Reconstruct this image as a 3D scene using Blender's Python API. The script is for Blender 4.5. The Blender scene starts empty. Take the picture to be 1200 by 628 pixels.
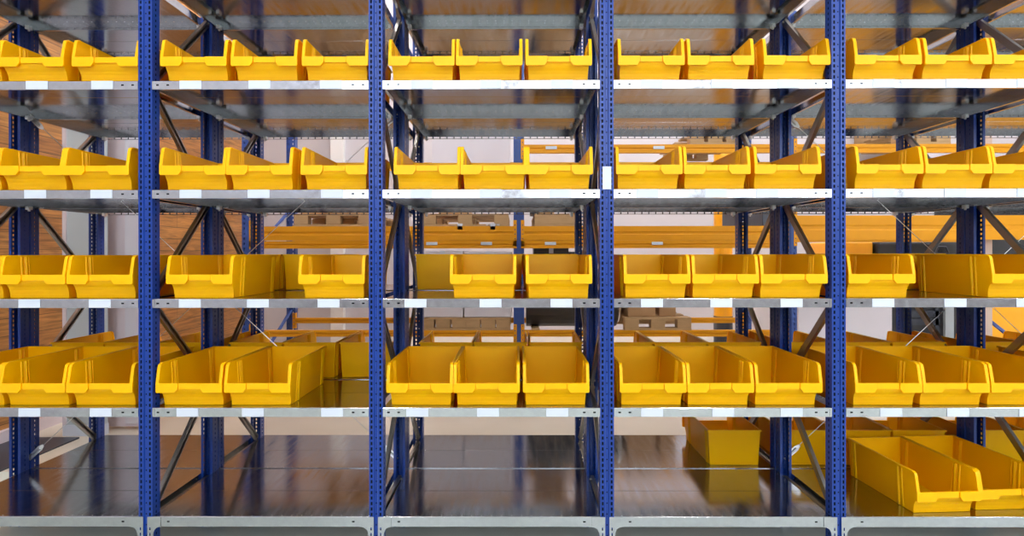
import bpy, math, random
from mathutils import Vector, Matrix
random.seed(7)
scene = bpy.context.scene
COL = scene.collection
R = math.radians

# ------------------------------------------------------------------ camera
# Front face of the shelving is the plane y = 0, x = 0 and z = 1.5 are the eye of the camera, floor z = 0.
CAM_D = 2.7
cam_data = bpy.data.cameras.new('camera')
cam_data.sensor_width = 36.0
cam_data.lens = 20.736
cam_data.shift_x = -0.0028
cam_data.shift_y = -0.0142
cam_data.clip_end = 60
cam = bpy.data.objects.new('camera', cam_data)
cam.location = (0, -CAM_D, 1.5)
cam.rotation_euler = (R(90), 0.0011, 0.0039)
COL.objects.link(cam)
scene.camera = cam

# ------------------------------------------------------------------ light and exposure
scene.view_settings.view_transform = 'Standard'
scene.view_settings.look = 'None'
scene.view_settings.exposure = 0.31
scene.view_settings.gamma = 1.0
scene.view_settings.use_curve_mapping = False
scene.cycles.use_denoising = True
scene.cycles.max_bounces = 10
scene.cycles.diffuse_bounces = 8
scene.cycles.glossy_bounces = 5
scene.cycles.caustics_reflective = False
scene.cycles.caustics_refractive = False
WINDOW_POWER = 5.4        # daylight through the tall windows behind the camera
FILL_LAMP_POWER = 95.0         # unseen fill lamps added in front of and above the shelving
BACK_FILL_LAMP_POWER = 155.0   # unseen fill lamps added to brighten the hall behind the shelving
world = bpy.data.worlds.new('world')
scene.world = world
world.use_nodes = True
world.node_tree.nodes['Background'].inputs[0].default_value = (0.75, 0.82, 1, 1)
world.node_tree.nodes['Background'].inputs[1].default_value = 0.25

# ------------------------------------------------------------------ materials
def new_mat(name):
    m = bpy.data.materials.new(name); m.use_nodes = True
    nt = m.node_tree
    return m, nt, nt.nodes['Principled BSDF']

def plain(name, col, rough=0.5, metal=0.0, noise=0.08, scale=18.0, spec=0.5, coat=0.0, stretch=(1, 1, 1), bump=0.0):
    m, nt, b = new_mat(name)
    tc = nt.nodes.new('ShaderNodeTexCoord'); mp = nt.nodes.new('ShaderNodeMapping')
    mp.inputs['Scale'].default_value = stretch
    nz = nt.nodes.new('ShaderNodeTexNoise'); nz.inputs['Scale'].default_value = scale; nz.inputs['Detail'].default_value = 4
    nt.links.new(tc.outputs['Object'], mp.inputs[0]); nt.links.new(mp.outputs[0], nz.inputs['Vector'])
    mx = nt.nodes.new('ShaderNodeMix'); mx.data_type = 'RGBA'
    mx.inputs[6].default_value = tuple(max(0, c * (1 - noise)) for c in col) + (1,)
    mx.inputs[7].default_value = tuple(min(1, c * (1 + noise)) for c in col) + (1,)
    nt.links.new(nz.outputs[0], mx.inputs[0]); nt.links.new(mx.outputs[2], b.inputs['Base Color'])
    b.inputs['Roughness'].default_value = rough
    b.inputs['Metallic'].default_value = metal
    b.inputs['Specular IOR Level'].default_value = spec
    b.inputs['Coat Weight'].default_value = coat
    if bump:
        bp = nt.nodes.new('ShaderNodeBump'); bp.inputs['Strength'].default_value = bump; bp.inputs['Distance'].default_value = 0.002
        nt.links.new(nz.outputs[0], bp.inputs['Height']); nt.links.new(bp.outputs[0], b.inputs['Normal'])
    return m

def galvanised(name, col=(0.43, 0.445, 0.47), rough=(0.09, 0.20), stretch=(14, 1.2, 14)):
    m, nt, b = new_mat(name)
    tc = nt.nodes.new('ShaderNodeTexCoord'); mp = nt.nodes.new('ShaderNodeMapping')
    mp.inputs['Scale'].default_value = stretch
    nz = nt.nodes.new('ShaderNodeTexNoise'); nz.inputs['Scale'].default_value = 2.5; nz.inputs['Detail'].default_value = 5
    nt.links.new(tc.outputs['Object'], mp.inputs[0]); nt.links.new(mp.outputs[0], nz.inputs['Vector'])
    vr = nt.nodes.new('ShaderNodeTexVoronoi'); vr.inputs['Scale'].default_value = 60
    nt.links.new(tc.outputs['Object'], vr.inputs['Vector'])
    mr = nt.nodes.new('ShaderNodeMapRange'); mr.inputs[1].default_value = 0.3; mr.inputs[2].default_value = 0.7
    mr.inputs[3].default_value = rough[0]; mr.inputs[4].default_value = rough[1]
    nt.links.new(nz.outputs[0], mr.inputs[0]); nt.links.new(mr.outputs[0], b.inputs['Roughness'])
    mx = nt.nodes.new('ShaderNodeMix'); mx.data_type = 'RGBA'
    mx.inputs[6].default_value = tuple(c * 0.88 for c in col) + (1,)
    mx.inputs[7].default_value = tuple(c * 1.10 for c in col) + (1,)
    ad = nt.nodes.new('ShaderNodeMath'); ad.operation = 'MULTIPLY_ADD'
    ad.inputs[1].default_value = 0.25
    sep = nt.nodes.new('ShaderNodeSeparateColor'); nt.links.new(vr.outputs['Color'], sep.inputs[0])
    nt.links.new(sep.outputs[0], ad.inputs[0]); nt.links.new(nz.outputs[0], ad.inputs[2])
    nt.links.new(ad.outputs[0], mx.inputs[0]); nt.links.new(mx.outputs[2], b.inputs['Base Color'])
    b.inputs['Metallic'].default_value = 1.0
    bp = nt.nodes.new('ShaderNodeBump'); bp.inputs['Strength'].default_value = 0.05; bp.inputs['Distance'].default_value = 0.002
    nt.links.new(nz.outputs[0], bp.inputs['Height']); nt.links.new(bp.outputs[0], b.inputs['Normal'])
    return m

def wood_boards(name, c1, c2, board=0.14):
    m, nt, b = new_mat(name)
    tc = nt.nodes.new('ShaderNodeTexCoord')
    sp = nt.nodes.new('ShaderNodeSeparateXYZ'); cb = nt.nodes.new('ShaderNodeCombineXYZ')
    nt.links.new(tc.outputs['Object'], sp.inputs[0])
    nt.links.new(sp.outputs['Y'], cb.inputs['X']); nt.links.new(sp.outputs['Z'], cb.inputs['Y'])
    br = nt.nodes.new('ShaderNodeTexBrick')
    br.inputs['Scale'].default_value = 1.0; br.inputs['Brick Width'].default_value = 2.2; br.inputs['Row Height'].default_value = board
    br.inputs['Mortar Size'].default_value = 0.003; br.inputs['Bias'].default_value = 0.0
    br.inputs['Color1'].default_value = c1 + (1,); br.inputs['Color2'].default_value = c2 + (1,)
    br.inputs['Mortar'].default_value = tuple(c * 0.25 for c in c1) + (1,)
    nt.links.new(cb.outputs[0], br.inputs['Vector'])
    mp = nt.nodes.new('ShaderNodeMapping'); mp.inputs['Scale'].default_value = (1, 1.2, 18)
    nt.links.new(tc.outputs['Object'], mp.inputs[0])
    nz = nt.nodes.new('ShaderNodeTexNoise'); nz.inputs['Scale'].default_value = 2.2; nz.inputs['Detail'].default_value = 6; nz.inputs['Distortion'].default_value = 1.2
    nt.links.new(mp.outputs[0], nz.inputs['Vector'])
    rp = nt.nodes.new('ShaderNodeMapRange'); rp.inputs[1].default_value = 0.35; rp.inputs[2].default_value = 0.65
    rp.inputs[3].default_value = 0.55; rp.inputs[4].default_value = 1.15
    nt.links.new(nz.outputs[0], rp.inputs[0])
    mx = nt.nodes.new('ShaderNodeMix'); mx.data_type = 'RGBA'; mx.blend_type = 'MULTIPLY'; mx.inputs[0].default_value = 1
    nt.links.new(br.outputs['Color'], mx.inputs[6]); nt.links.new(rp.outputs[0], mx.inputs[7])
    nt.links.new(mx.outputs[2], b.inputs['Base Color'])
    b.inputs['Roughness'].default_value = 0.5
    return m

def glow(name, col, strength):
    m = bpy.data.materials.new(name); m.use_nodes = True; nt = m.node_tree
    nt.nodes.remove(nt.nodes['Principled BSDF'])
    e = nt.nodes.new('ShaderNodeEmission'); e.inputs[0].default_value = col + (1,); e.inputs[1].default_value = strength
    nt.links.new(e.outputs[0], nt.nodes['Material Output'].inputs[0])
    return m

M = dict(
    galv=galvanised('galvanised_sheet'),
    brace=galvanised('galvanised_profile', (0.32, 0.30, 0.28), (0.28, 0.42), (6, 6, 6)),
    blue=plain('blue_lacquer', (0.005, 0.036, 0.23), 0.30, noise=0.12, scale=30, spec=0.38),
    yellow=plain('yellow_plastic', (1.0, 0.585, 0.0), 0.36, noise=0.03, scale=6, spec=0.28),
    white=plain('white_label_paper', (0.54, 0.585, 0.67), 0.6, noise=0.02),
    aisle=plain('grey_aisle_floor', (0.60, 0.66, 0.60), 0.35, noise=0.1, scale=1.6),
    floor=plain('polished_concrete_floor', (0.58, 0.52, 0.43), 0.30, noise=0.12, scale=1.6, bump=0.02),
    wallp=plain('grey_painted_wall', (0.50, 0.47, 0.50), 0.7, noise=0.05, scale=1.0),
    wood=wood_boards('brown_wood_cladding', (0.44, 0.19, 0.045), (0.32, 0.125, 0.030)),
    palepaint=plain('pale_grey_door_paint', (0.42, 0.47, 0.50), 0.45, noise=0.04, scale=2),
    pinkpaint=plain('warm_white_panel_paint', (0.62, 0.54, 0.58), 0.5, noise=0.06, scale=2, stretch=(1, 1, 0.1)),
    ceiling=plain('white_ceiling_sheet', (0.72, 0.72, 0.72), 0.7, noise=0.03, scale=1),
    orange=plain('orange_yellow_lacquer', (0.64, 0.27, 0.004), 0.45, noise=0.06, scale=8, spec=0.25),
    rackblue=plain('dark_blue_lacquer', (0.018, 0.055, 0.24), 0.4, noise=0.1, scale=20),
    carton=plain('brown_cardboard', (0.40, 0.23, 0.11), 0.8, noise=0.12, scale=6),
    carton2=plain('grey_white_cardboard', (0.60, 0.57, 0.62), 0.75, noise=0.04, scale=4),
    pallet=plain('raw_pallet_wood', (0.40, 0.25, 0.12), 0.75, noise=0.2, scale=8, stretch=(1, 8, 8)),
    black=plain('black_plastic', (0.018, 0.018, 0.020), 0.45, noise=0.1, scale=9),
    darkgrey=plain('dark_grey_metal', (0.03, 0.035, 0.05), 0.4, noise=0.1, scale=9),
    machine=plain('machine_yellow_lacquer', (0.92, 0.40, 0.010), 0.38, noise=0.04, scale=4),
    hole_shade=plain('black_hole_shade', (0.004, 0.004, 0.007), 0.6, noise=0.1, spec=0.1),  # near-black colour standing in for shade behind slots and holes
    steel=plain('bright_steel', (0.72, 0.72, 0.72), 0.3, metal=1.0, noise=0.05, scale=30),
    frame=plain('light_window_frame', (0.55, 0.56, 0.57), 0.5, noise=0.03),
    post=plain('pale_column_paint', (0.48, 0.36, 0.30), 0.6, noise=0.06, scale=5),
)
# thin bin walls let a little light through
_nt = M['yellow'].node_tree
_tr = _nt.nodes.new('ShaderNodeBsdfTranslucent'); _tr.inputs[0].default_value = (1.0, 0.43, 0.0, 1)
_mx = _nt.nodes.new('ShaderNodeMixShader'); _mx.inputs[0].default_value = 0.28
_nt.links.new(_nt.nodes['Principled BSDF'].outputs[0], _mx.inputs[1]); _nt.links.new(_tr.outputs[0], _mx.inputs[2])
_nt.links.new(_mx.outputs[0], _nt.nodes['Material Output'].inputs[0])
M['daylight'] = glow('daylight_pane', (0.86, 0.93, 1.0), WINDOW_POWER)
M['tube'] = glow('fill_lamp_tube', (1.0, 0.97, 0.93), FILL_LAMP_POWER)
M['tube_back'] = glow('fill_lamp_tube_behind', (1.0, 0.97, 0.95), BACK_FILL_LAMP_POWER)

# ------------------------------------------------------------------ mesh helpers
class MB:
    def __init__(s): s.v = []; s.f = []
    def add(s, vs, fs):
        n = len(s.v); s.v += [tuple(v) for v in vs]; s.f += [tuple(n + i for i in f) for f in fs]
    def box(s, x0, x1, y0, y1, z0, z1):
        s.hexa([(x0, y0, z0), (x1, y0, z0), (x1, y1, z0), (x0, y1, z0), (x0, y0, z1), (x1, y0, z1), (x1, y1, z1), (x0, y1, z1)])
    def hexa(s, p):
        s.add(p, [(3, 2, 1, 0), (4, 5, 6, 7), (0, 1, 5, 4), (1, 2, 6, 5), (2, 3, 7, 6), (3, 0, 4, 7)])
    def quad(s, a, b, c, d): s.add([a, b, c, d], [(0, 1, 2, 3)])
    def prism(s, poly, axis, a, b):
        def P(u, v, w): return {'x': (w, u, v), 'y': (u, w, v), 'z': (u, v, w)}[axis]
        n = len(poly)
        vs = [P(u, v, a) for u, v in poly] + [P(u, v, b) for u, v in poly]
        fs = [tuple(range(n))[::-1], tuple(range(n, 2 * n))] + [(i, (i + 1) % n, n + (i + 1) % n, n + i) for i in range(n)]
        s.add(vs, fs)
    def tube(s, p0, p1, r, n=10, r1=None, caps=True):
        p0, p1 = Vector(p0), Vector(p1); d = (p1 - p0).normalized(); r1 = r if r1 is None else r1
        u = d.orthogonal().normalized(); w = d.cross(u)
        vs = []
        for p, rr in ((p0, r), (p1, r1)):
            for i in range(n):
                a = 2 * math.pi * i / n
                vs.append(p + (u * math.cos(a) + w * math.sin(a)) * rr)
        fs = [(i, (i + 1) % n, n + (i + 1) % n, n + i) for i in range(n)]
        if caps: fs += [tuple(range(n))[::-1], tuple(range(n, 2 * n))]
        s.add(vs, fs)
    def panel(s, fn, u0, u1, v0, v1, holes=()):
        """flat sheet with real rectangular holes; holes are (u, v, width, height); fn maps (u, v) to a point"""
        us = sorted({u0, u1, *[round(h[0] - h[2] / 2, 5) for h in holes], *[round(h[0] + h[2] / 2, 5) for h in holes]})
        vs = sorted({v0, v1, *[round(h[1] - h[3] / 2, 5) for h in holes], *[round(h[1] + h[3] / 2, 5) for h in holes]})
        us = [u for u in us if u0 <= u <= u1]; vs = [v for v in vs if v0 <= v <= v1]
        hs = {}
        for h in holes: hs.setdefault((round(h[0] - h[2] / 2, 5), round(h[1] - h[3] / 2, 5)), h)
        idx = {}
        def vid(i, j):
            if (i, j) not in idx:
                idx[(i, j)] = len(s.v); s.v.append(tuple(fn(us[i], vs[j])))
            return idx[(i, j)]
        for i in range(len(us) - 1):
            for j in range(len(vs) - 1):
                if (us[i], vs[j]) in hs: continue
                s.f.append((vid(i, j), vid(i + 1, j), vid(i + 1, j + 1), vid(i, j + 1)))
    def mesh(s, name, mat):
        me = bpy.data.meshes.new(name); me.from_pydata(s.v, [], s.f); me.validate(); me.materials.append(mat); me.update()
        return me
    def build(s, name, mat, parent=None, loc=(0, 0, 0), bevel=0.0):
        o = bpy.data.objects.new(name, s.mesh(name, mat)); COL.objects.link(o); o.location = loc
        if parent: o.parent = parent
        if bevel:
            md = o.modifiers.new('bevel', 'BEVEL'); md.width = bevel; md.segments = 2; md.limit_method = 'ANGLE'
        return o

def tag(o, label, cat, group=None, kind=None):
    o['label'] = label; o['category'] = cat
    if group: o['group'] = group
    if kind: o['kind'] = kind
    return o
def empty(name, loc, label, cat, group=None, rz=0):
    o = bpy.data.objects.new(name, None); COL.objects.link(o); o.location = loc; o.rotation_euler = (0, 0, rz)
    o.empty_display_size = 0.1
    return tag(o, label, cat, group)
def struct(mb, name, mat, label, cat, loc=(0, 0, 0)):
    return tag(mb.build(name, mat, None, loc), label, cat, None, 'structure')
def copy_tree(o, parent=None):
    c = o.copy(); COL.objects.link(c); c.parent = parent
    for ch in [k for k in o.children]: copy_tree(ch, c)
    return c
def inst(name, me, parent, loc=(0, 0, 0)):
    o = bpy.data.objects.new(name, me); COL.objects.link(o); o.parent = parent; o.location = loc
    return o

# distance D from the eye -> world point of a sight line; used only to work out where background things stand
def PX(px, D): return (px - 606) / 691.2 * D
def PZ(py, D): return 1.5 + (297 - py) / 691.2 * D

# ------------------------------------------------------------------ the hall
XL, XR, YF, YB, ZC = -4.1, 12.0, -9.0, 8.6, 7.0
b = MB(); b.box(XL - .2, XR + .2, 1.35, YB + .2, -0.1, 0)
struct(b, 'floor', M['floor'], 'beige polished concrete hall floor behind the shelving', 'floor')
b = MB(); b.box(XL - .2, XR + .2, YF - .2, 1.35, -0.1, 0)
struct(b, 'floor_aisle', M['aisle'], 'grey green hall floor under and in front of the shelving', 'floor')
b = MB(); b.box(XL - .2, XR + .2, YF - .2, YB + .2, ZC, ZC + .1)
struct(b, 'ceiling', M['ceiling'], 'white hall ceiling', 'ceiling')
b = MB(); b.box(XL - .15, XL, .3, YB, 0, ZC)
struct(b, 'wall_left', M['wood'], 'left wall clad in brown wooden boards', 'wall')
b = MB(); b.box(XL - .15, XL, YF, .3, 0, ZC)
struct(b, 'wall_left_front', M['wallp'], 'light grey left wall beside the aisle', 'wall')
b = MB(); b.box(-4.05, -3.56, .95, 2.08, 0, .012)
tag(b.build('floor_mat', M['darkgrey']), 'dark mat on the floor at the foot of the wooden wall', 'mat')
b = MB(); b.box(XR, XR + .15, YF, YB, 0, ZC)
struct(b, 'wall_right', M['wallp'], 'light grey right wall', 'wall')
b = MB(); b.box(XL, XR, YB, YB + .15, 0, ZC)
struct(b, 'wall_back', M['wallp'], 'light grey back wall of the hall', 'wall')
# wall behind the camera with tall windows
WX = [(-3.6, -0.4), (0.2, 3.4), (4.0, 7.2), (7.8, 11.4)]
WZ = (2.5, 6.3)
b = MB()
b.box(XL, XR, YF - .2, YF, 0, WZ[0]); b.box(XL, XR, YF - .2, YF, WZ[1], ZC)
xs = [XL] + [v for w in WX for v in w] + [XR]
for i in range(0, len(xs), 2): b.box(xs[i], xs[i + 1], YF - .2, YF, WZ[0], WZ[1])
struct(b, 'wall_front', M['wallp'], 'light grey wall with tall windows opposite the shelving', 'wall')
for i, (x0, x1) in enumerate(WX):
    b = MB(); b.box(x0, x1, YF - .12, YF - .10, *WZ)
    w = struct(b, 'window_%d' % (i + 1), M['daylight'], 'tall bright window in the wall opposite the shelving', 'window')
    b = MB(); t = .05
    for x in (x0, x0 + (x1 - x0) / 3, x0 + (x1 - x0) * 2 / 3, x1 - t): b.box(x, x + t, YF - .1, YF - .04, *WZ)
    for z in (WZ[0], WZ[0] + 1.9, WZ[1] - t): b.box(x0, x1, YF - .1, YF - .045, z, z + t)
    b.build('window_frame', M['frame'], w)
b = MB(); b.box(XL, XL + .05, 1.0, 5.2, 0, .10)
struct(b, 'baseboard_left', M['pinkpaint'], 'white kerb along the foot of the wood clad wall', 'baseboard')

# pale doors standing by the wooden wall at the left
Y1 = 4.85 - 2.7
b = MB(); b.box(PX(72.5, 4.85), PX(119, 4.85), Y1, Y1 + .06, 0.09, 4.3)
d1 = struct(b, 'door_1', M['palepaint'], 'tall pale grey sliding door leaf beside the wooden wall', 'door')
b = MB(); b.box(PX(72.5, 4.85), PX(119, 4.85), Y1 - .01, Y1 + .07, 0, 0.09); b.build('kick_plate', M['white'], d1)
b = MB(); b.box(PX(72.5, 4.85) + .0, PX(72.5, 4.85) + .03, Y1 - .012, Y1, .09, 4.3); b.build('edge_strip', M['pinkpaint'], d1)
Y2 = 5.05 - 2.7
b = MB(); b.box(PX(119, 5.05), PX(180, 5.05), Y2, Y2 + .06, 0.02, 4.4)
d2 = struct(b, 'door_2', M['pinkpaint'], 'tall warm white sliding door leaf right of the grey leaf', 'door')
b = MB(); b.box(PX(147, 5.05), PX(180, 5.05), Y2 - .02, Y2, 0.05, 4.4); b.build('overlap_leaf', M['carton2'], d2)

# unseen tube lamps added under the ceiling to light the hall
lamp_no = 0
for x in (-2, 2.5, 7.5):
    for y in (-6, -1.5, 3.0, 6.5):
        t = empty('fill_lamp', (x, y, ZC), 'long unseen fill lamp added on the hall ceiling', 'fill lamp', 'unseen fill lamps on the hall ceiling')
        b = MB(); b.prism([(-.12, 0), (-.07, -.10), (.07, -.10), (.12, 0)], 'y', -1.2, 1.2); b.build('housing', M['frame'], t)
        for sx in (-.035, .035):
            b = MB(); b.tube((sx, -1.15, -.125), (sx, 1.15, -.125), .02, 8); b.build('tube', M['tube_back' if y > 1 else 'tube'], t)

# ------------------------------------------------------------------ the shelving
X0, PITCH = -0.648, 1.0586
def XP(k): return X0 + (k - 2) * PITCH          # uprights k = 0..6; k = 1..4 are the four blue uprights in view
PW, PD, PH = 0.0315, 0.058, 3.4
LEVEL = [2.795, 2.295, 1.795, 1.293, 0.793, 0.295]      # tops of the shelves, row 0 (top) .. 5 (bottom)
Y_REAR = 0.604                                   # front of the rear unit
upr_names = {0: 'beyond the left edge', 1: 'leftmost', 2: 'second', 3: 'third', 4: 'fourth', 5: 'far right', 6: 'outermost right'}

def post_mesh(flip=False, gap=.018):
    m = MB()
    pts = [(-gap, PD), (-PW, PD), (-PW, 0), (-.009, 0), (-.006, .006), (.006, .006), (.009, 0), (PW, 0), (PW, PD), (gap, PD)]
    n = int(PH / .025)
    for i in range(len(pts) - 1):
        (xa, ya), (xb, yb) = pts[i], pts[i + 1]
        L = math.hypot(xb - xa, yb - ya)
        holes = []
        if i in (2, 6):
            holes = [(round(L / 2, 5), round(.03 + k * .025, 5), 0.0085, .015) for k in range(n)]
        elif i in (1, 7):
            holes = [(round(L / 2, 5), round(.03 + k * .025, 5), .008, .012) for k in range(n)]
        elif i == 4:
            holes = [(round(L / 2, 5), round(.055 + k * .05, 5), .005, .006) for k in range(n // 2)]
        def fn(u, v, xa=xa, ya=ya, xb=xb, yb=yb, L=L):
            y = ya + (yb - ya) * u / L
            return (xa + (xb - xa) * u / L, (PD - y) if flip else y, v)
        m.panel(fn, 0, round(L, 5), 0, PH, holes)
    return m.mesh('post', M['blue'])
post_front, post_back = post_mesh(False, .007), post_mesh(True)
m = MB(); m.box(-.0285, .0285, .010, .050, .01, PH - .01)  # liner added inside the front posts so their slots look dark
shade_liner_me = m.mesh('slot_shade_liner', M['hole_shade'])
m = MB(); m.box(-.045, .045, .001, .0575, 0, .006); m.box(-.02, .02, .012, .05, 0, .03)
foot_me = m.mesh('foot_plate', M['steel'])

def c_profile(p0, p1, w=.034, t=.018, th=.0025):
    """C section brace lying in the y-z plane between two points"""
    p0, p1 = Vector(p0), Vector(p1); d = (p1 - p0).normalized(); n = Vector((0, -d.z, d.y)); ex = Vector((1, 0, 0))
    m = MB()
    def bx(a0, a1, b0, b1):
        ps = []
        for q in (p0, p1):
            ps += [q + n * a0 + ex * b0, q + n * a1 + ex * b0, q + n * a1 + ex * b1, q + n * a0 + ex * b1]
        m.hexa(ps)
    bx(-w / 2, w / 2, -t / 2, -t / 2 + th)
    bx(-w / 2, -w / 2 + th, -t / 2 + th, t / 2)
    bx(w / 2 - th, w / 2, -t / 2 + th, t / 2)
    bx(-w / 2 + th, -w / 2 + .009, t / 2 - th, t / 2)
    bx(w / 2 - .009, w / 2 - th, t / 2 - th, t / 2)
    for q, s in ((p0, 1), (p1, -1)):
        c = q + d * s * .012
        m.tube(c + ex * (-t / 2 - .006), c + ex * (t / 2 + .006), .007, 8)
    return m
YA, YB_ = .045, .548
brace_f, brace_r = [], []
zn = .285
for i in range(6):
    a, c = ((YA, zn + .5 * i), (YB_, zn + .5 * (i + 1)))
    if i % 2: a, c = ((YB_, zn + .5 * i), (YA, zn + .5 * (i + 1)))
    brace_f.append(c_profile((0, a[0], a[1] + .012), (0, c[0], c[1] - .012)).mesh('brace', M['brace']))
    brace_r.append(c_profile((0, .592 - a[0], a[1] + .012), (0, .592 - c[0], c[1] - .012)).mesh('brace', M['brace']))
strut_me = c_profile((0, YA, .262), (0, YB_, .262)).mesh('strut', M['brace'])

def frame(k, rear=False):
    where = {False: 'front', True: 'rear'}[rear]
    desc = {0: 'left end of shelving', 1: 'at leftmost tall upright', 2: 'at second tall upright', 3: 'at third tall upright',
            4: 'at fourth tall upright', 5: 'right end, behind fifth bay bins'}[k]
    lab = 'perforated blue frame with grey diagonal braces, %s row, %s' % (where, desc)
    t = empty('shelving_frame', (XP(k), Y_REAR if rear else 0, 0), lab, 'shelving frame', 'blue frames of the %s shelving row' % where)
    fr = inst('post', post_front, t)
    if not rear: inst('slot_shade_liner', shade_liner_me, fr)
    inst('post', post_back, t, (0, .592 - PD, 0))
    inst('foot_plate', foot_me, t); inst('foot_plate', foot_me, t, (0, .592 - PD, 0))
    for me in (brace_r if rear else brace_f): inst('brace', me, t)
    inst('strut', strut_me, t)
    return t
frames = {}
for k in range(0, 6): frames[k] = frame(k)
for k in range(0, 6): frame(k, True)
b = MB(); b.box(-.0195, .0195, -.002, .0, 0, .104)
lc = b.build('label_card', M['white'], frames[3], (0, -.001, PZ(222, 2.7)))
lc['label'] = 'blank white card stuck on the upright'

# shelves: folded sheet steel trays
def shelf_mesh(h=.041, gusset=False, ch=.0028):
    w, d = .497, .6015
    m = MB()
    dots = [(round(-.46 + i * .046, 5), .012, .004, .004) for i in range(21)]
    m.panel(lambda u, v: (u, v, 0), -w, w, ch, .2935, dots)
    dots2 = [(x, .584, a, c) for x, _, a, c in dots]
    m.panel(lambda u, v: (u, v, 0), -w, w, .2965, d, dots2)
    m.quad((-w, .2935, 0), (w, .2935, 0), (w, .295, -.0007), (-w, .295, -.0007))
    m.quad((-w, .295, -.0007), (w, .295, -.0007), (w, .2965, 0), (-w, .2965, 0))
    eh = [(s * (w - a), -h / 2, .012, .0065) for s in (-1, 1) for a in (.025, .072)]
    m.panel(lambda u, v: (u, 0, v), -w, w, -h, -ch, eh)
    m.quad((-w, 0, -ch), (w, 0, -ch), (w, ch, 0), (-w, ch, 0))
    rs = [(round(-.46 + i * .046, 5), round(-h + .0095, 5), .038, .010) for i in range(21)]
    m.panel(lambda u, v: (u, d, v), -w, w, -h, 0, rs)
    for s in (-1, 1): m.quad((s * w, 0, 0), (s * w, d, 0), (s * w, d, -h), (s * w, 0, -h))
    r = .018
    m.quad((-w, 0, -h), (w, 0, -h), (w, r, -h), (-w, r, -h))
    m.quad((-w, d - .006, -h), (w, d - .006, -h), (w, d, -h), (-w, d, -h))
    m.quad((-w, r, -h), (w, r, -h), (w, r, -h + .008), (-w, r, -h + .008))
    for s in (-1, 1):
        m.quad((s * w, r, -h), (s * w, d - r, -h), (s * (w - .015), d - r, -h), (s * (w - .015), r, -h))
    # lapped front corners and hooks
    for s in (-1, 1):
        m.box(min(s * w, s * (w - .010)), max(s * w, s * (w - .010)), -.0015, 0, -h + .004, -.004)
    if gusset:
        for s in (-1, 1):
            e = s * (w + .0225)
            hs = [(round(w + .0105, 5), round(-.055 - i * .025, 5), .0055, .013) for i in range(4)]
            m.panel(lambda u, v: (s * u, -.003, v), w, w + .0225, -.17, 0, hs)
            m.quad((e, -.003, -.17), (e, -.003, 0), (e, .004, 0), (e, .004, -.17))
            pl = [(0, 0), (0, -.17), (-.004, -.17)]
            pl += [(-.004 - .034 * (1 - math.cos(a)), -.08 + .034 * math.sin(a)) for a in [i * math.pi / 2 / 6 for i in range(7)]]
            pl += [(-.038, 0)]
            m.prism([(s * (w + px), pz) for px, pz in pl], 'y', -.003, -.001)
    return m.mesh('metal_shelf', M['galv'])
shelf_me, base_me, rear_me = shelf_mesh(), shelf_mesh(.046, True), shelf_mesh(ch=.0012)
m = MB(); m.box(-.05, .05, -.0022, -.0004, -.0395, -.0015)
lab_me = m.mesh('label_sticker', M['white'])
m = MB(); m.box(-.009, .009, .02, .05, -.05, -.030); m.tube((0, .035, -.058), (0, .035, -.048), .006, 6)
clip_me = m.mesh('shelf_clip', M['steel'])
m = MB(); m.box(-.043, .043, .0035, .007, -.036, -.004)  # backing at the end brackets, black so the lip holes look shaded
backing_me = m.mesh('dark_bracket_backing', M['hole_shade'])
LAB = {
    1: [(29, 106), (210, 291, 375), (482, 562, 646), (751, 833, 911), (1022, 1107, 1190)],
    2: [(27, 105), (210, 290, 376), (481, 562, 644), (746, 826, 886), (1022, 1105, 1190)],
    3: [(20, 103), (209, 289, 372), (474, 562, 645), (751, 832, 914), (1021, 1105, 1189)],
    4: [(20, 104), (206, 283, 376), (476, 559, 640), (751, 834, 914), (1030, 1108, 1192)],
}
BAY = ['leftmost bay', 'second bay', 'middle bay', 'fourth bay', 'fifth bay', 'right edge bay']
LEV = ['binless top shelf', 'highest bin shelf', 'second bin shelf', 'third bin shelf', 'fourth bin shelf', 'lowest shelf']
for r in range(6):
    for k in range(6):
        xc = (XP(k) + XP(k + 1)) / 2
        for rear in (False, True):
            extra = {5: ' empty mirror-like' if (not rear and k < 4) else ''}.get(r, '')
            lab = 'galvanised%s metal shelf, %s row, %s, %s' % (extra, 'rear' if rear else 'front', ['topmost level, above all bins', 'level of the highest bins', 'second bin level', 'third bin level', 'fourth bin level', 'lowest level'][r], BAY[k])
            t = inst('metal_shelf', rear_me if rear else base_me if r == 5 else shelf_me, None, (xc, Y_REAR if rear else 0, LEVEL[r] + (.0032 if rear else 0)))
            tag(t, lab, 'shelf', 'galvanised metal shelves')
            if not rear and r in LAB and k < 5:
                for px in LAB[r][k]:
                    o = inst('label_sticker', lab_me, t, ((px + 12.7 - 606) / 256 - xc, 0, 0))
                    o['label'] = 'blank white label on the shelf edge'
            if not rear:
                for sx in (-1, 1): inst('dark_bracket_backing', backing_me, t, (sx * .4505, 0, 0))
            for sx in (-.475, .475):
                inst('shelf_clip', clip_me, t, (sx, .53, 0))

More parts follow.
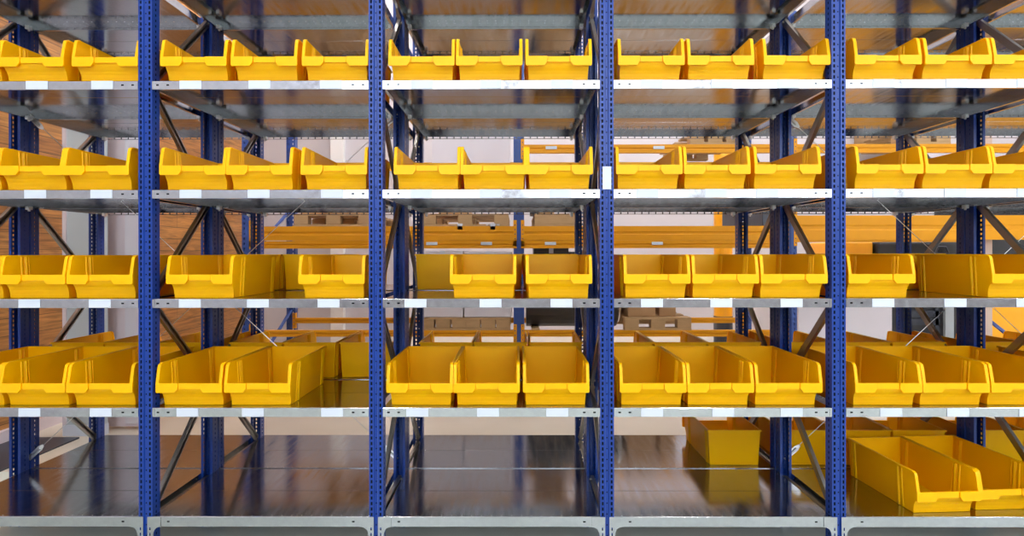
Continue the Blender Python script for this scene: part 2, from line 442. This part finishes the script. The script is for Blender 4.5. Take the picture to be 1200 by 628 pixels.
# cross braces between the two rows
for (ka, kb, w) in ((0, 2, 'left half'), (4, 6, 'right part')):
    for up in (True, False):
        za, zb = (.33, 2.30) if up else (2.30, .33)
        pa, pb = Vector((XP(ka), .6026, za)), Vector((XP(kb), .6026, zb))
        if not up: pa.y = pb.y = .6032
        t = empty('cross_brace_rod', pa, 'thin steel cross brace rod rising to the %s in the %s of the shelving' % ('right' if up else 'left', w), 'brace rod', 'cross brace rods')
        d = pb - pa; m = MB(); m.tube(d * .04, d * .96, .0019, 8); m.build('rod', M['steel'], t)
        dn = d.normalized(); n = Vector((-dn.z, 0, dn.x))
        for f, s in ((0, 1), (1, -1)):
            q = d * f; m = MB()
            a = [q + dn * s * x + n * y for x, y in ((.03, -.013), (.12, -.015), (.145, -.006), (.145, .006), (.12, .015), (.03, .013))]
            off = Vector((0, -.0045, 0))
            vs = [p + off for p in a] + [p + off + Vector((0, .002, 0)) for p in a]
            m.add(vs, [tuple(range(6)), tuple(range(6, 12))[::-1]] + [(i, (i + 1) % 6, 6 + (i + 1) % 6, 6 + i) for i in range(6)])
            c = q + dn * s * .09
            m.tube(c - dn * .03 + off * 1.6, c + dn * .03 + off * 1.6, .006, 8)
            m.build('tension_plate', M['steel'], t)

# ------------------------------------------------------------------ storage bins
def hw(z): return .137 + .010 * z / .2
def make_bin():
    F = [(.045, 0), (.0437, .020), (.040, .038), (.034, .052), (.026, .063), (.019, .074), (.014, .086), (.0085, .110)]
    T = [(.020, .178), (.025, .191), (.038, .198)]
    Bk = [(.519, .198), (.512, 0)]
    out = F + T + Bk
    m = MB(); n = len(out)
    L = [(-hw(z), y, z) for y, z in out]; Rr = [(hw(z), y, z) for y, z in out]
    fs = [tuple(range(n)), tuple(range(n, 2 * n))[::-1]]
    for i in range(len(F) - 1): fs.append((i, i + n, i + 1 + n, i + 1)[::-1])
    a, c = n - 2, n - 1
    fs.append((a, a + n, c + n, c)[::-1]); fs.append((c, c + n, n, 0)[::-1])
    m.add(L + Rr, fs)
    me = m.mesh('storage_bin', M['yellow'])
    o = bpy.data.objects.new('tmp', me); COL.objects.link(o)
    import bmesh
    bm = bmesh.new(); bm.from_mesh(me); bmesh.ops.recalc_face_normals(bm, faces=bm.faces); bm.to_mesh(me); bm.free()
    md = o.modifiers.new('s', 'SOLIDIFY'); md.thickness = .003; md.offset = -1
    # make sure the shell grows inwards
    cen = Vector((0, .27, .08))
    pol = max(me.polygons, key=lambda p: p.center.y)
    if pol.normal.y < 0: md.offset = 1
    dg = bpy.context.evaluated_depsgraph_get(); em = o.evaluated_get(dg).to_mesh()
    vs = [tuple(v.co) for v in em.vertices]; fs = [tuple(p.vertices) for p in em.polygons]
    o.evaluated_get(dg).to_mesh_clear(); bpy.data.objects.remove(o)
    m = MB(); m.add(vs, fs)
    # rim flanges
    for s in (-1, 1):
        m.box(min(s * .143, s * .1525), max(s * .143, s * .1525), .034, .524, .1905, .2)
        path = [(.000, .108), (.014, .178), (.020, .193), (.036, .2)]
        inner = [(.036, .1925), (.026, .188), (.021, .176), (.0075, .108)]
        m.prism(path + inner, 'x', min(s * .1385, s * .1525), max(s * .1385, s * .1525))
        # inside ribs and outside ridges
        for y in (.128, .141, .154, .455, .468, .481):
            x0, x1 = s * (hw(.004) - .0034), s * (hw(.19) - .0034); e = -s * .0032
            m.hexa([(x0, y - .0028, .004), (x0 + e, y - .0012, .004), (x0 + e, y + .0012, .004), (x0, y + .0028, .004),
                    (x1, y - .0028, .19), (x1 + e, y - .0012, .19), (x1 + e, y + .0012, .19), (x1, y + .0028, .19)])
        for y, r in ((.112, .006), (.137, .0085), (.466, .0085), (.490, .006)):
            m.tube((s * (hw(.002) - .0015), y, .002), (s * (hw(.19) - .0015), y, .191), r, 10)
    m.box(-.1525, .1525, .5165, .5245, .1905, .2)
    m.box(-.10, .10, .5135, .5165, .004, .008)
    # lip with its two grips
    for s in (-1, 1):
        m.prism([(s * .1525, .072), (s * .149, .067), (s * .066, .067), (s * .054, .084), (s * .052, .084), (s * .052, .1105), (s * .1525, .1105)], 'y', 0, .010)
    m.box(-.1525, .1525, .0075, .012, .100, .1090)
    return m
body = make_bin().mesh('storage_bin', M['yellow'])
proto = tag(inst('storage_bin', body, None, (0, 0, -50)), 'yellow plastic open-front storage bin', 'storage bin', 'yellow storage bins')
md = proto.modifiers.new('bevel', 'BEVEL'); md.width = .0011; md.segments = 2; md.limit_method = 'ANGLE'; md.angle_limit = R(40)
dg = bpy.context.evaluated_depsgraph_get()
body2 = bpy.data.meshes.new_from_object(proto.evaluated_get(dg)); body2.name = 'storage_bin'
proto.modifiers.clear(); proto.data = body2
m = MB(); m.box(-.0492, .0492, .0040, .010, .084, .1095)
m.build('label_slot', M['yellow'], proto)

used = [False]
def put_bin(x, y, z, rz, label, group):
    o = proto if not used[0] else copy_tree(proto)
    used[0] = True
    o.location = (x, y, z); o.rotation_euler = (0, 0, rz)
    tag(o, label, 'storage bin', group)
    return o
# left edge px of the 78 px wide lips, per row and bay (front row of bins)
FRONT = {
    1: [(-83, -5, 82.5), (187, 270, 353.5), (455, 534.5, 616), (724.5, 806, 895), (1001, 1083, 1163)],
    2: [(-84, -6, 72), (185.5, 264, 352), (461.2, 539.5, 617), (722, 801.5, 884), (1003, 1083, 1162.5)],
    3: [(-82, -3.5, 76), (193.3, 349), (527, 616), (731, 811, 891), (993.5, 1160.5)],
    4: [(-81, -3.5, 76), (181, 261.5), (452.5, 531, 612.5), (726, 805, 885), (1001, 1080, 1160), (1274,)],
}
ORD = {1: ['only'], 2: ['left', 'right'], 3: ['left', 'middle', 'right']}
for r, bays in FRONT.items():
    for k, ps in enumerate(bays):
        for i, p in enumerate(ps):
            X = (p + 39 - 606) / 256 / .998
            lab = 'yellow open bin, %s one of front row, %s, %s' % (ORD[len(ps)][i], BAY[k], LEV[r])
            put_bin(X, .004 + random.uniform(-.001, .002), LEVEL[r] + .0008, random.uniform(-.003, .003), lab, 'yellow bins in the front shelving row')
put_bin(1.975, .004, LEVEL[5] + .0008, R(3.2), 'yellow open bin standing askew on the lowest shelf, its long side showing', 'yellow bins in the front shelving row')
put_bin(2.285, .034, LEVEL[5] + .0008, R(3.2), 'yellow open bin on the lowest shelf, right of the askew one, at right edge', 'yellow bins in the front shelving row')
# rear row, seen from behind: the lips face away; left px edge of the 63 px wide backs
REAR = {
    3: [(), (265, 331), (485.5, 549, 612.5), (), (981, 1044)],
    4: [(57, 120, 183), (268, 331, 397), (491, 555, 620), (703, 766, 829), (918, 981, 1044), (1137, 1200)],
    5: [(), (), (), (829,), (918, 981, 1045), (1137, 1200)],
}
for r, bays in REAR.items():
    for k, ps in enumerate(bays):
        for i, p in enumerate(ps):
            D = 2.7 + .640
            X = (p + 31.5 - 606) / 691.2 * D
            lab = 'yellow bin showing its back, %s one of rear row, %s, %s' % (ORD[len(ps)][i], BAY[k], LEV[r])
            put_bin(X, Y_REAR + .036 + .524, LEVEL[r] + .0040, R(180) + random.uniform(-.004, .004), lab, 'yellow bins in the rear shelving row')

# ------------------------------------------------------------------ pallet racking behind
RD = 5.85
RY = RD - CAM_D
LZ, MZ, UZ = PZ(387, RD), PZ(265, RD), PZ(169.5, RD)     # tops of the beams at three levels
RX = [PX(289 - 319 * 1, RD) - 0, PX(289, RD), PX(608, RD), PX(927, RD), PX(1246, RD)]
def rack_frame(x, y0, y1, H, lab):
    t = empty('pallet_rack_frame', (x, y0, 0), lab, 'rack frame', 'blue pallet rack frames')
    for y in (0, y1 - y0):
        m = MB()
        hs = [(.025, round(.05 + .05 * i, 4), .010, .022) for i in range(int(H / .05) - 1)] + [(.080, round(.05 + .05 * i, 4), .010, .022) for i in range(int(H / .05) - 1)]
        m.panel(lambda u, v: (u - .0525, 0, v), 0, .105, 0, H, hs)
        for s in (-1, 1): m.quad((s * .0525, 0, 0), (s * .0525, .08, 0), (s * .0525, .08, H), (s * .0525, 0, H))
        m.quad((-.0525, .08, 0), (-.02, .08, 0), (-.02, .08, H), (-.0525, .08, H)); m.quad((.0525, .08, 0), (.02, .08, 0), (.02, .08, H), (.0525, .08, H))
        m.box(-.07, .07, -.02, .10, 0, .01)
        m.build('post', M['rackblue'], t, (0, y, 0))
    d = y1 - y0; z = .25; up = True
    while z < H - .7:
        m = MB(); a, c = ((.04, z), (d + .04, z + .6)) if up else ((d + .04, z), (.04, z + .6))
        m.tube((0, a[0], a[1]), (0, c[0], c[1]), .02, 6); m.build('brace', M['rackblue'], t); z += .6; up = not up
for i, x in enumerate(RX[1:]):
    rack_frame(x, RY, RY + 1.13, 3.9, 'blue perforated pallet rack frame, ' + ['left of the first bay of the racking behind', 'in the centre of the racking behind', 'right of centre in the racking behind', 'at the right end of the racking behind'][i])
def rack_beam(i, y, z0, z1, lab, labels=(), ext=.06):
    xa, xb = RX[i] + .055, RX[i + 1] - .055
    t = empty('rack_beam', ((xa + xb) / 2, y, z0), lab, 'rack beam', 'orange beams of the pallet racking')
    h = z1 - z0; w = (xb - xa) / 2; m = MB()
    m.prism([(0, 0), (0, h * .38), (.008, h * .45), (.008, h * .55), (0, h * .62), (0, h), (.045, h), (.045, 0)], 'x', -w, w); m.build('beam', M['orange'], t)
    for s in (-1, 1):
        m = MB(); hs = [(0, round(-.03 + k * .045, 4), .008, .014) for k in range(5)] if ext > .03 else []
        m.panel(lambda u, v: (s * (w + .017) + u, -.004, v), -.017, .017, -ext, h + ext, hs)
        m.quad((s * w, -.004, -ext), (s * w, .05, -ext), (s * w, .05, h + ext), (s * w, -.004, h + ext))
        m.build('end_connector', M['orange'], t)
    for px in labels:
        m = MB(); m.box(-.055, .055, -.003, -.0005, h * .45, h * .45 + .03)
        o = m.build('label_sticker', M['white'], t, (PX(px, RD) - (xa + xb) / 2, 0, 0)); o['label'] = 'small white sticker'
bayn = {1: 'left bay', 2: 'right bay', 3: 'far right bay'}
for i in (1, 2, 3):
    if i < 3: rack_beam(i, RY - .002, PZ(394.5, RD), PZ(387, RD), 'low orange front beam of the pallet racking, ' + bayn[i])
    if i < 3: rack_beam(i, RY + 1.13, PZ(394.5, RD), PZ(387, RD), 'low orange rear beam of the pallet racking, ' + bayn[i])
    rack_beam(i, RY - .002, PZ(281.5, RD), PZ(253 if i == 3 else 265, RD), 'broad orange front beam at eye height in the racking, ' + bayn[i])
    if i < 3: rack_beam(i, RY - .002, PZ(291, RD), PZ(282.3, RD), 'narrow orange beam just under the broad one, ' + bayn[i], {1: (506, 570), 2: (645, 770), 3: ()}[i], .0)
    rack_beam(i, RY + 1.13, 1.63, MZ, 'orange rear beam at eye height in the racking, ' + bayn[i])
    if i > 1: rack_beam(i, RY - .002, PZ(179.5, RD), PZ(169.5, RD), 'high orange front beam of the pallet racking, ' + bayn[i], {1: (), 2: (646, 772), 3: ()}[i])
    rack_beam(i, RY + 1.13, 2.48, UZ, 'high orange rear beam of the pallet racking, ' + bayn[i])

def pallet(x, y, z, w, lab, d=1.16):
    t = empty('pallet', (x, y, z), lab, 'pallet', 'wooden pallets in the racking')
    for j in range(5):
        m = MB(); m.box(-w / 2, w / 2, j * d / 4.2, j * d / 4.2 + .13 * d, .1055, .125); m.build('deck_board', M['pallet'], t)
    for a in (-w / 2 + .07, 0, w / 2 - .07):
        for c in (.0, .35, .68):
            m = MB(); m.box(a - .07, a + .07, c * d / .8, c * d / .8 + .10, .022, .105); m.build('block', M['pallet'], t, bevel=.004)
    for c in (0, .35, .68):
        m = MB(); m.box(-w / 2, w / 2, c * d / .8, c * d / .8 + .10, 0, .0215); m.build('bottom_board', M['pallet'], t)
def carton(x0, x1, y0, y1, z0, z1, mat, lab, rz=0, flap=True, grp='cartons in the racking behind'):
    t = tag(MB_box(x1 - x0, y1 - y0, z1 - z0).build('carton', mat, None, ((x0 + x1) / 2, (y0 + y1) / 2, z0), bevel=.006), lab, 'carton', grp)
    t.rotation_euler = (0, 0, rz)
    w, d, h = (x1 - x0) / 2, (y1 - y0) / 2, z1 - z0
    m = MB(); m.box(-.025, .025, -d - .002, d + .002, h - .06, h + .0015); m.build('packing_tape', M['pallet'] if mat is M['carton'] else M['white'], t)
def MB_box(w, d, h):
    m = MB(); m.box(-w / 2, w / 2, -d / 2, d / 2, 0, h); return m
# lower level, left bay
pallet(PX(519, RD), RY, LZ, .46, 'wooden pallet under the left grey-white carton')
pallet(PX(572, RD), RY, LZ, .44, 'wooden pallet under the right grey-white carton')
carton(PX(494, RD), PX(542.3, RD), RY + .01, RY + .78, LZ + .127, 1.525, M['carton2'], 'tall grey-white carton on a pallet, left of two in the racking')
carton(PX(543.6, RD), PX(599, RD), RY + .01, RY + .78, LZ + .127, 1.52, M['carton2'], 'tall grey-white carton on a pallet, right of two beside the blue post')
# lower level, right bay
t = empty('belt_roll', (PX(617, RD), RY + .35, LZ), 'large black rubber roll lying on the low beam behind the shelving', 'rubber roll')
m = MB(); m.tube((0, 0, .30), (.93, 0, .30), .30, 28); m.build('roll', M['black'], t)
m = MB(); m.tube((.93, 0, .30), (.955, 0, .30), .26, 28); m.tube((.955, 0, .30), (.97, 0, .30), .10, 16); m.build('end_ring', M['steel'], t)
m = MB(); m.box(.05, .13, -.35, .37, -.0, .012); m.build('wedge', M['pallet'], t)
carton(PX(735, RD), PX(768, RD), RY + .05, RY + .5, LZ + .127, LZ + .6, M['carton'], 'small brown carton beside the black roll', .06)
pallet(PX(771, RD), RY, LZ, .66, 'wooden pallet under the small brown carton')
carton(PX(775, RD), PX(795, RD), RY + .1, RY + .5, LZ + .127, LZ + .5, M['carton'], 'narrow brown carton on the pallet right of the small brown carton')
carton(PX(628, RD), PX(674, RD), RY + .75, RY + 1.17, LZ, 1.56, M['black'], 'tall black crate behind the black rubber roll')
carton(PX(676, RD), PX(700, RD), RY + .75, RY + 1.17, LZ, 1.52, M['darkgrey'], 'narrow dark grey crate beside the tall black crate')
# level at eye height
pallet(PX(390, RD), RY, MZ, .78, 'wooden pallet at eye height in the left bay of the racking')
pallet(PX(545, RD), RY, MZ, .86, 'wooden pallet at eye height in the middle of the left bay')
carton(PX(348, RD), PX(372, RD), RY + .1, RY + .6, MZ + .127, MZ + .5, M['carton'], 'brown carton on the pallet at eye height, leftmost')
carton(PX(380, RD), PX(425, RD), RY + .1, RY + .6, MZ + .127, MZ + .45, M['carton'], 'brown carton on the pallet at eye height beside the leftmost one')
carton(PX(512, RD), PX(548, RD), RY + .1, RY + .6, MZ + .127, MZ + .42, M['carton'], 'brown carton on the second pallet at eye height')
for a, c, nm in ((535, 543, 'left'), (569, 586, 'right')):
    carton(PX(a, RD), PX(c, RD), RY - .0, RY + .05, MZ, MZ + .025, M['white'], 'thin white sheet package on the orange beam, %s one' % nm)
pallet(PX(650, RD), RY, MZ, .40, 'wooden pallet at eye height right of the central blue post')
carton(PX(632, RD), PX(650, RD), RY + .05, RY + .5, MZ + .127, MZ + .55, M['carton'], 'narrow brown carton right of the central blue post')
carton(PX(622, RD), PX(630, RD), RY + .05, RY + .5, MZ + .127, MZ + .5, M['darkgrey'], 'narrow dark box right of the central blue post')
carton(PX(893, RD), PX(917, RD), RY - .0, RY + 1.15, MZ, MZ + .3, M['darkgrey'], 'dark grey box on the beam beside the right blue post')
pallet(PX(838, RD), RY, UZ, .5, 'wooden pallet on the high beam in the right bay')
carton(PX(822, RD), PX(858, RD), RY + .1, RY + .5, UZ + .127, UZ + .4, M['carton'], 'brown carton on the high beam in the right bay')
# wooden crate with steel pipes on the high beam behind the rightmost bay
cx0, cx1 = PX(1050, RD), PX(1113, RD)
pallet((cx0 + cx1) / 2, RY, UZ, cx1 - cx0, 'wooden pallet on the high beam, far right bay')
t = empty('pallet_crate', ((cx0 + cx1) / 2, RY + .02, UZ + .127), 'open wooden crate on the high beam behind the fifth bay', 'crate')
w2 = (cx1 - cx0) / 2
for nm, bx in (('front_board', (-w2, w2, 0, .02)), ('back_board', (-w2, w2, .7, .72)), ('side_board', (-w2, -w2 + .02, .0205, .6995)), ('side_board', (w2 - .02, w2, .0205, .6995))):
    m = MB(); m.box(*bx, 0, .08 if nm == 'front_board' else .3); m.build(nm, M['pallet'], t)
for i in range(7):
    m = MB(); L = random.uniform(.28, .4)
    m.tube((-L / 2, 0, 0), (L / 2, 0, 0), .013, 10); m.tube((L / 2 - .03, 0, 0), (L / 2, 0, 0), .018, 8)
    o = tag(m.build('steel_pipe', M['steel'], None, ((cx0 + cx1) / 2 + random.uniform(-.05, .05), RY + .12 + i * .08, UZ + .16 + .02 * (i % 3))), 'short bright steel pipe heaped in the wooden crate', 'pipe', 'steel pipes in the wooden crate')
    o.rotation_euler = (0, R(random.uniform(0, 9)), R(random.uniform(-7, 7)))
# grey-white board leaning on the racking
m = MB(); m.box(0, PX(598, 6.93) - PX(506, 6.93), 0, .03, 0, 1.15)
t = tag(m.build('panel_board', M['carton2'], None, (PX(506, 6.93), RY + 1.13 - .045, 2.05), bevel=.003), 'large grey-white board fixed upright on the rear beam of the racking', 'board')
m = MB(); m.box(.02, .08, .03, .04, .1, 1.05); m.build('batten', M['pallet'], t)
m = MB(); m.box(.84, .90, .03, .04, .1, 1.05); m.build('batten', M['pallet'], t)

# hall wall pieces seen in the gaps
m = MB(); m.box(PX(300, 8.4), PX(438, 8.4), 8.4 - 2.7, 8.4 - 2.6, 0, 4.2)
struct(m, 'wall_partition', M['wallp'], 'light grey partition wall behind the second bay', 'wall')
m = MB(); m.box(PX(387, 8.3), PX(402, 8.3), 8.3 - 2.7, 8.4 - 2.7, 0, 4.2)
struct(m, 'trim_1', M['ceiling'], 'white pilaster on the partition wall', 'trim')
m = MB(); m.box(PX(935, 6.6), PX(1044, 6.6), 6.6 - 2.7, 6.6 - 2.65, 0, 1.2); m.box(PX(975, 6.6), PX(1046, 6.6), 6.6 - 2.7, 6.6 - 2.65, 2.1, 3.4)
m.box(PX(975, 6.6), PX(980, 6.6), 6.6 - 2.7, 6.6 - 2.65, 1.2, 2.1)
t = tag(m.build('partition_screen', M['carton2'], None), 'light grey free-standing partition screen behind the rightmost bay', 'screen')
# yellow and black column
t = empty('safety_column', (PX(847, 8.3), 8.3 - 2.7, 0), 'yellow column with a dark base sleeve behind the fourth bay', 'column')
m = MB(); m.tube((0, 0, .62), (0, 0, 3.6), .125, 24); m.build('yellow_tube', M['machine'], t)
m = MB(); m.tube((0, 0, 0), (0, 0, .62), .128, 24); m.box(-.18, .18, -.18, .18, 0, .02); m.build('base_sleeve', M['darkgrey'], t)
# pale column right
m = MB(); m.box(PX(1150, 6.0), PX(1161, 6.0), 3.3, 3.4, 0, 4.0)
struct(m, 'trim_2', M['post'], 'pale brown vertical post behind the rightmost bay', 'trim')
# warehouse truck behind the right bays
TD = 7.35
t = empty('warehouse_truck', (PX(1085, TD), TD - CAM_D, 0), 'yellow and black warehouse truck parked behind the rightmost bay', 'truck')
ox = PX(1085, TD)
m = MB()
m.prism([(PX(1145, TD) - ox, .12), (PX(1145, TD) - ox, .95), (PX(1165, TD) - ox, 1.12), (PX(1290, TD) - ox, 1.12), (PX(1310, TD) - ox, .9), (PX(1310, TD) - ox, .12)], 'y', 0, 1.1)
m.build('body', M['machine'], t, bevel=.04)
m = MB(); m.box(PX(1030, TD) - ox, PX(1143, TD) - ox, .05, 1.0, .35, 1.64); m.build('housing', M['black'], t, bevel=.03)
m = MB(); m.box(PX(1052, TD) - ox, PX(1100, TD) - ox, .02, .05, .70, .78); m.box(PX(1052, TD) - ox, PX(1100, TD) - ox, .02, .05, .60, .68); m.box(PX(1096, TD) - ox, PX(1101, TD) - ox, .02, .05, .5, .92); m.build('grille', M['darkgrey'], t)
m = MB(); m.box(PX(1107, TD) - ox, PX(1117, TD) - ox, .01, .05, .35, 1.2); m.build('cover_strip', M['palepaint'], t)
m = MB(); m.box(PX(1158, TD) - ox, PX(1300, TD) - ox, .1, 1.0, 1.3, 2.1); m.build('cab', M['black'], t, bevel=.03)
m = MB(); m.box(PX(985, TD) - ox, PX(1028, TD) - ox, .1, .8, .3, 1.64); m.build('battery_cover', M['machine'], t, bevel=.02)
m = MB()
pts = [Vector((PX(1095, TD) - ox, 0, 1.50)), Vector((PX(1098, TD) - ox, 0, 1.575)), Vector((PX(1107, TD) - ox, 0, 1.575)), Vector((PX(1110, TD) - ox, 0, 1.50)), Vector((PX(1105, TD) - ox, 0, 1.48))]
for i in range(len(pts)): m.tube(pts[i], pts[(i + 1) % len(pts)], .012, 8)
m.build('handle', M['darkgrey'], t)
m = MB()
for wx in (PX(1005, TD) - ox, PX(1180, TD) - ox, PX(1275, TD) - ox):
    for wy in (.1, .9): m.tube((wx, wy - .06, .16), (wx, wy + .06, .16), .16, 20)
m.build('wheels', M['black'], t)
